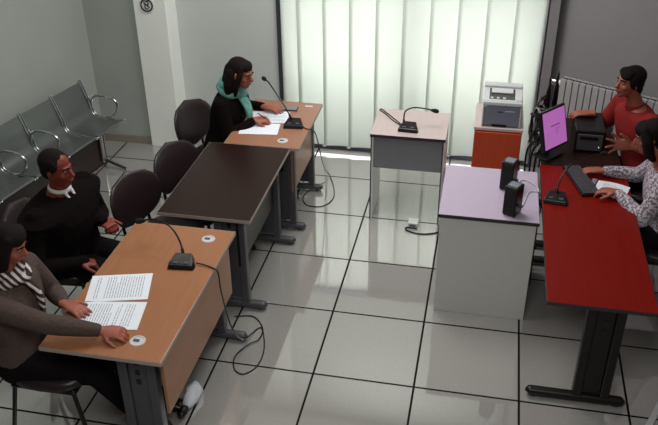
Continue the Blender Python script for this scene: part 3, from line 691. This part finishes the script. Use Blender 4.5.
def person(label, hip, neck, head, face, hands, feet, top, bottom='trousers', skin='skin', hair='short', sleeves='long', female=False, elbows=None, left=None, curls=(.35, .35), extras=(), knees_out=.0, sh_w=None, bulk=1.0, handsc=1.0):
    hip = V(hip); neck = V(neck); head = V(head); f = V(face).normalized()
    O = V((hip.x, hip.y, 0))
    lft = V(left).normalized(); fw = lft.cross(V((0, 0, 1))).normalized()     # chest forward
    sw = sh_w or (.165 if female else .19)
    up = (neck-hip).normalized(); fwd = lft.cross(up).normalized()
    hl = V((0, 0, 1)).cross(f).normalized(); hu = f.cross(hl).normalized()
    f = f*.91; hl = hl*.91; hu = hu*.91
    Sh = {1: neck-up*.055+lft*sw, -1: neck-up*.055-lft*sw}
    def torso(b, g, low=False):
        H = (neck-hip).length
        S = [(-.09, .12, .09), (-.03, .155, .115), (.05, .16, .115), (.16, .14, .105), (.27, .155, .115), (.36, .17, .11), (.43, sw-.005, .09), (.46, sw*.8, .08), (.485, sw*.52, .065), (.50, .07, .055)]
        if low: S = S[:-1]
        b.loft([(hip+up*(z*H/.5)+fwd*(.012*sin(z*6)), lft*(a*bulk+g), fwd*(q*bulk+g)) for z, a, q in S], 24, 2.3)
        for s in (1, -1): b.ell(Sh[s]-lft*s*.02-up*.012, lft*(.055+g), fwd*(.055+g), up*(.05+g))
        if female and g > 0:
            for s in (1, -1): b.ell(hip+up*.31*H/.5+lft*s*.07+fwd*.085, lft*.055, fwd*.05, up*.06)
    E = {}; Wr = {}
    for s in (1, -1):
        W = V(hands[s][0]); Wr[s] = W; E[s] = ik(Sh[s], W, .285*(.93 if female else 1), .255*(.93 if female else 1), elbows[s] if elbows else (V((0, 0, -1))+lft*s*.5-fw*.3))
    K = {}
    for s in (1, -1):
        F_ = V(feet[s]); hj = hip+lft*s*.085; an = F_+V((0, 0, .085)); K[s] = ik(hj, an, .42, .42, V((0, 0, 1))+fw*1.2+lft*s*knees_out)
    # body: one continuous surface
    b = MB(O); torso(b, -.006)
    b.tube([neck-up*.03, neck+(head-neck)*.35, head-hu*.05-f*.012], [.058, .05, .05], 14)
    for s in (1, -1):
        m = (Sh[s]+E[s])/2; b.tube([Sh[s], m, E[s]], [.05, .043, .037], 12)
        b.tube([E[s], E[s]+(Wr[s]-E[s])*.3, Wr[s]-(Wr[s]-E[s]).normalized()*.01], [.037, .036, .024], 12)
        hand(b, Wr[s], hands[s][1], hands[s][2], -s if len(hands[s]) < 4 else hands[s][3], curls[0 if s == 1 else 1], sc=handsc*(.95 if female else 1.03), spread=hands[s][4] if len(hands[s]) > 4 else .12)
        hj = hip+lft*s*.085; an = V(feet[s])+V((0, 0, .085))
        b.tube([hj, (hj+K[s])/2, K[s]], [.082, .07, .055], 14); b.tube([K[s], K[s]+(an-K[s])*.3, an], [.054, .052, .036], 14)
    c = head
    b.ell(c+hu*.028-f*.012, f*.096, hl*.076, hu*.09)
    b.ell(c+f*.022-hu*.03, f*.068, hl*.062, hu*.082)
    b.ell(c+f*.058-hu*.092, f*.03, hl*.03, hu*.024)
    b.ell(c+f*.02-hu*.075, f*.055, hl*.05, hu*.035)
    b.ell(c+f*.078+hu*.022, f*.017, hl*.05, hu*.011)
    b.tube([c+f*.085+hu*.008, c+f*.098-hu*.012, c+f*.108-hu*.03], [.009, .011, .0135], 10)
    b.ell(c+f*.094-hu*.034, f*.012, hl*.018, hu*.009)
    b.ell(c+f*.086-hu*.060, f*.012, hl*.024, hu*.008); b.ell(c+f*.085-hu*.070, f*.011, hl*.02, hu*.007)
    for s in (1, -1):
        b.ell(c+f*.058-hu*.03+hl*s*.038, f*.025, hl*.02, hu*.022)
        b.ell(c+hl*s*.079-hu*.008-f*.008, f*.018+hl*s*.006, hl*.008, hu*.03)
    body = b.build('person', M[skin], remesh=.0055, smooth=3)
    tag(body, label, 'person')
    for s in (1, -1):
        b = MB(O); b.sph(c+f*.079+hl*s*.031+hu*.004, .0080); ey = b.build('eye', M['eye'], body)
        b = MB(O); b.sph(c+f*.0828+hl*s*.031+hu*.003, .0058); b.build('iris', M['iris'], ey)
        b = MB(O); b.tube([c+f*.094+hl*s*.014+hu*.024, c+f*.093+hl*s*.03+hu*.029, c+f*.080+hl*s*.048+hu*.024], [.004, .0045, .003], 8); b.build('eyebrow', M['hair'], body)
    b = MB(O); b.ell(c+f*.0945-hu*.061, f*.006, hl*.021, hu*.004); b.ell(c+f*.093-hu*.069, f*.006, hl*.018, hu*.005); b.build('lips', M['lips'], body)
    # hair
    b = MB(O)
    b.ell(c+hu*.044-f*.026, f*.097, hl*.083, hu*.084); b.ell(c-f*.052+hu*.0, f*.058, hl*.075, hu*.083)
    if hair == 'short':
        for s in (1, -1): b.ell(c+hl*s*.068+hu*.04-f*.015, f*.06, hl*.018, hu*.05)
    if hair == 'fringe':
        b.ell(c+hu*.075+f*.035, f*.058, hl*.072, hu*.04); b.ell(c+hu*.055+f*.062+hl*.02, f*.032, hl*.05, hu*.03)
        for s in (1, -1): b.ell(c+hl*s*.07+hu*.02-f*.01, f*.06, hl*.02, hu*.06)
        b.ell(c-f*.07-hu*.05, f*.04, hl*.06, hu*.06)
    if hair == 'long':
        b.ell(c+hu*.07+f*.02, f*.068, hl*.076, hu*.046)
        for s in (1, -1):
            b.tube([c+hl*s*.06+hu*.07+f*.03, c+hl*s*.083+hu*.0+f*.035, c+hl*s*.085-hu*.09+f*.02, c+hl*s*.075-hu*.17+f*.015], [.02, .02, .022, .014], 10, flat=1)
            b.tube([c+hl*s*.05-f*.05, c+hl*s*.065-f*.055-hu*.1, c+hl*s*.07-f*.05-hu*.19], [.05, .05, .03], 10)
        b.tube([c-f*.07, c-f*.085-hu*.1, c-f*.08-hu*.2], [.07, .065, .035], 12)
    if hair == 'bob':
        b.ell(c+hu*.07+f*.03, f*.066, hl*.08, hu*.048); b.ell(c+hu*.05+f*.062, f*.03, hl*.058, hu*.03)
        for s in (1, -1):
            b.tube([c+hl*s*.06+hu*.07+f*.03, c+hl*s*.088+f*.02, c+hl*s*.092-hu*.08+f*.02, c+hl*s*.085-hu*.13], [.03, .034, .034, .02], 10)
        b.tube([c-f*.07, c-f*.085-hu*.07, c-f*.075-hu*.14], [.078, .075, .045], 12)
    b.build('hair', M['hair'], body, remesh=.006, smooth=4)
    # top garment
    b = MB(O); g = .014; torso(b, g, top in ('redcloth', 'blouse'))
    for s in (1, -1):
        ax = (Wr[s]-E[s]).normalized()
        if sleeves == 'long':
            pm = (Sh[s]+E[s])/2; b.tube([Sh[s], pm, E[s]-(E[s]-Sh[s]).normalized()*.03, E[s]], [.06, .058, .052, .05], 14)
            b.tube([E[s], E[s]+(Wr[s]-E[s])*.3, E[s]+(Wr[s]-E[s])*.65, Wr[s]+ax*(.035 if bulk > 1.3 else -.022)], [.052, .05, .042, .034 if bulk < 1.3 else .04], 14)
        else:
            q = Sh[s]+(E[s]-Sh[s])*.62; b.tube([Sh[s], (Sh[s]+q)/2, q], [.068, .064, .064], 14)
    tp = b.build('top_garment', M[top], body, remesh=.007, smooth=4)
    tp.name = {'blackcloth': 'black_jacket', 'greyknit': 'grey_sweater', 'redcloth': 'red_shirt', 'blouse': 'mottled_blouse'}[top]
    # trousers
    b = MB(O); b.loft([(hip-up*.10, lft*.14, fwd*.11), (hip-up*.03, lft*.175*bulk, fwd*.135*bulk), (hip+up*.06, lft*.17*bulk, fwd*.13*bulk)], 20)
    for s in (1, -1):
        hj = hip+lft*s*.085; an = V(feet[s])+V((0, 0, .10))
        b.tube([hj, (hj+K[s])/2, K[s]], [.098, .086, .07], 14); b.tube([K[s], K[s]+(an-K[s])*.35, an], [.07, .064, .055], 14)
    b.build('trousers', M[bottom], body, remesh=.008, smooth=4)
    for s in (1, -1):
        F_ = V(feet[s]); b = MB(O); z = V((0, 0, 1))
        b.loft([(F_-fw*.075+z*.045, lft*.022, z*.03), (F_-fw*.055+z*.05, lft*.036, z*.048), (F_+fw*.02+z*.05, lft*.038, z*.048), (F_+fw*.09+z*.034, lft*.046, z*.032), (F_+fw*.16+z*.026, lft*.042, z*.024), (F_+fw*.185+z*.022, lft*.02, z*.012)], 16, 2.5)
        sh = b.build('shoe', M['shoe'], body)
    info = dict(body=body, O=O, neck=neck, head=head, f=f, hl=hl, hu=hu, lft=lft, fwd=fwd, up=up, hip=hip, Wr=Wr, E=E)
    return info

def ring(b, c, a, q, r, n=22, wob=0, squash=1.0):
    c = V(c); pts = []
    for i in range(n+1):
        t = 2*pi*i/n; pts.append(c+V(a)*cos(t)+V(q)*sin(t)+V((0, 0, wob*sin(3*t))))
    b.tube(pts, r, 10, caps=False, flat=squash)

# woman in black with the teal scarf
I = person('person in black jacket and teal scarf, long dark hair, writing at the window desk',
    (-.53, 1.84, .53), (-.425, 1.83, .985), (-.325, 1.79, 1.14), (1, -.22, -.22),
    {1: ((-.235, 2.03, .78), (1, -.15, -.05), (.1, 0, -1)), -1: ((-.235, 1.76, .785), (1, .5, -.1), (.1, .5, -1))},
    {1: (-.15, 2.0, 0), -1: (-.18, 1.72, 0)}, 'blackcloth', hair='long', female=True, left=(.12, 1, 0), curls=(.18, .5), skin='skin',
    elbows={1: V((-.3, .8, -1)), -1: V((-.6, -.6, -1))})
b = MB(I['O']); n_ = I['neck']; 
ring(b, n_+V((.015, 0, .045)), I['fwd']*.078, I['lft']*.078, .032, wob=.012); ring(b, n_+V((.01, 0, .005)), I['fwd']*.092, I['lft']*.09, .03, wob=-.012)
b.tube(curve([n_+I['fwd']*.08+V((0, -.03, .0)), n_+I['fwd']*.145+V((0, -.035, -.09)), n_+I['fwd']*.155+V((0, -.03, -.2)), n_+I['fwd']*.14+V((0, -.035, -.28))], 5), .032, 12, flat=.6)
b.tube(curve([n_+I['fwd']*.08+V((0, .02, .0)), n_+I['fwd']*.14+V((0, .005, -.08)), n_+I['fwd']*.15+V((0, .0, -.17)), n_+I['fwd']*.145+V((0, .0, -.23))], 5), .028, 12, flat=.6)
b.build('scarf', M['teal'], I['body'], remesh=.006, smooth=3)
pw = V((-.155, 1.80, .80))
b = MB(pw); b.tube([pw+V((.03, .02, -.052)), pw+V((-.045, -.04, .04))], [.003, .0042], 8); tag(b.build('pen', M['blackmetal']), 'thin dark pen in the hand of the person wearing the teal scarf', 'pen')

# man in black jacket
I = person('person in black jacket with white shirt collar, short dark hair, facing the desks',
    (-1.0, .18, .53), (-.935, .13, 1.0), (-.905, .115, 1.16), (1, -.08, -.05),
    {1: ((-.76, .24, .76), (1, -.5, -.15), (0, 0, -1)), -1: ((-.80, -.03, .62), (.8, .6, -.3), (0, 0, -1))},
    {1: (-.40, .42, 0), -1: (-.42, .12, 0)}, 'blackcloth', hair='short', left=(.1, 1, 0), curls=(.9, .9), skin='skin2', bulk=1.45, sh_w=.24, elbows={1: V((-.2, .8, -1)), -1: V((-.2, -.9, -1))})
b = MB(I['O']); n_ = I['neck']; ring(b, n_+V((.012, 0, .028)), I['fwd']*.06, I['lft']*.06, .008, squash=1.8)
for s in (1, -1): b.tube([n_+I['fwd']*.07+I['lft']*s*.03+V((0, 0, .02)), n_+I['fwd']*.105+I['lft']*s*.02-V((0, 0, .04)), n_+I['fwd']*.12+I['lft']*s*.004-V((0, 0, .08))], [.009, .010, .006], 8)
b.build('shirt_collar', M['whitecloth'], I['body'], remesh=.004, smooth=2)

# reader at the nearest desk
I = person('person in grey-brown sweater and striped scarf, reading the document at the nearest desk',
    (-.78, -.72, .53), (-.79, -.70, 1.01), (-.755, -.67, 1.165), (1, .12, -.30),
    {1: ((-.565, -.60, .785), (1, -.25, -.12), (0, 0, -1)), -1: ((-.275, -.775, .79), (1, .12, -.08), (.05, .3, -1))},
    {1: (-.22, -.45, 0), -1: (-.24, -.62, 0)}, 'greyknit', hair='bob', female=True, left=(.06, 1, 0), curls=(.2, .45), skin='skin',
    elbows={1: V((-.3, .8, -1)), -1: V((-.25, -.5, -1))}, sh_w=.18)
b = MB(I['O']); n_ = I['neck']
ring(b, n_+V((.015, 0, .03)), I['fwd']*.075, I['lft']*.075, .024, wob=.01); ring(b, n_+V((.02, 0, -.01)), I['fwd']*.095, I['lft']*.09, .022, wob=-.01)
b.tube(curve([n_+I['fwd']*.09, n_+I['fwd']*.145+V((0, .03, -.1)), n_+I['fwd']*.15+V((0, .04, -.2))], 5), .028, 12, flat=.6)
b.build('scarf', M['stripes'], I['body'], remesh=.006, smooth=2)

# clerk in mottled blouse
I = person('person in mottled white and grey blouse leafing through a notebook at the red desk',
    (2.68, 1.12, .53), (2.56, 1.13, 1.0), (2.46, 1.18, 1.15), (-1, .15, -.30),
    {-1: ((2.255, 1.40, .785), (-1, .10, -.1), (0, 0, -1)), 1: ((2.315, 1.11, .79), (-1, .25, -.1), (0, 0, -1))},
    {-1: (2.32, 1.30, 0), 1: (2.32, 1.0, 0)}, 'blouse', hair='bob', female=True, left=(-.1, -1, 0), curls=(.4, .3), skin='skin',
    elbows={-1: V((.4, .8, -1)), 1: V((.4, -.8, -1))})

# man in red shirt
I = person('person in red short-sleeved shirt, one arm stretched to the monitor, other hand spread',
    (2.62, 1.92, .55), (2.475, 1.92, 1.05), (2.405, 1.90, 1.22), (-1, -.5, .06),
    {-1: ((2.215, 2.0, .93), (-1, .02, -.05), (0, 0, -1)), 1: ((2.42, 1.50, .93), (-1, -.05, .1), (-.1, -1, .1), -1, .7)},
    {-1: (2.30, 2.02, 0), 1: (2.30, 1.72, 0)}, 'redcloth', hair='fringe', sleeves='short', left=(.42, -.9, 0), curls=(.12, .25), skin='skin',
    elbows={-1: V((0, .5, -1)), 1: V((1, -.5, -.6))})
b = MB(I['O']); n_ = I['neck']; ring(b, n_+V((-.01, 0, .0)), I['fwd']*.056, I['lft']*.058, .008, squash=1.6); b.build('collar', M['redcloth'], I['body'])

# shoe-like white bag under the nearest desk
c = V((-.03, -.37, 0)); t = thing('plastic_bag', 'crumpled white plastic bag on the floor under the nearest desk', 'bag', c)
b = MB(c); rnd = random.Random(3)
secs = []
for z, r in ((.004, .8), (.02, 1), (.05, .9), (.08, .6), (.10, .25)):
    secs.append((c+V((rnd.uniform(-.008, .008), rnd.uniform(-.01, .01), z)), V((.045*r, .01, 0)), V((0, .10*r, 0))))
b.loft(secs, 14)
for v in b.v: v.x += rnd.uniform(-.008, .008); v.y += rnd.uniform(-.01, .01)
b.build('bag_body', M['paper'], t)
b = MB(c); b.ell(c+V((-.01, -.13, .03)), (.028, 0, 0), (0, .05, 0), (0, 0, .027)); b.build('dark_content', M['shoe'], t)

# pale trunking strip in the right foreground
b = slab((2.43, -.28, 0), (2.75, .42, 0), .035, 0, .018)
o = b.build('cable_duct', M['lightgrey'], bevel=.004); tag(o, 'pale straight cable duct on the floor in the bottom right corner', 'cable duct')
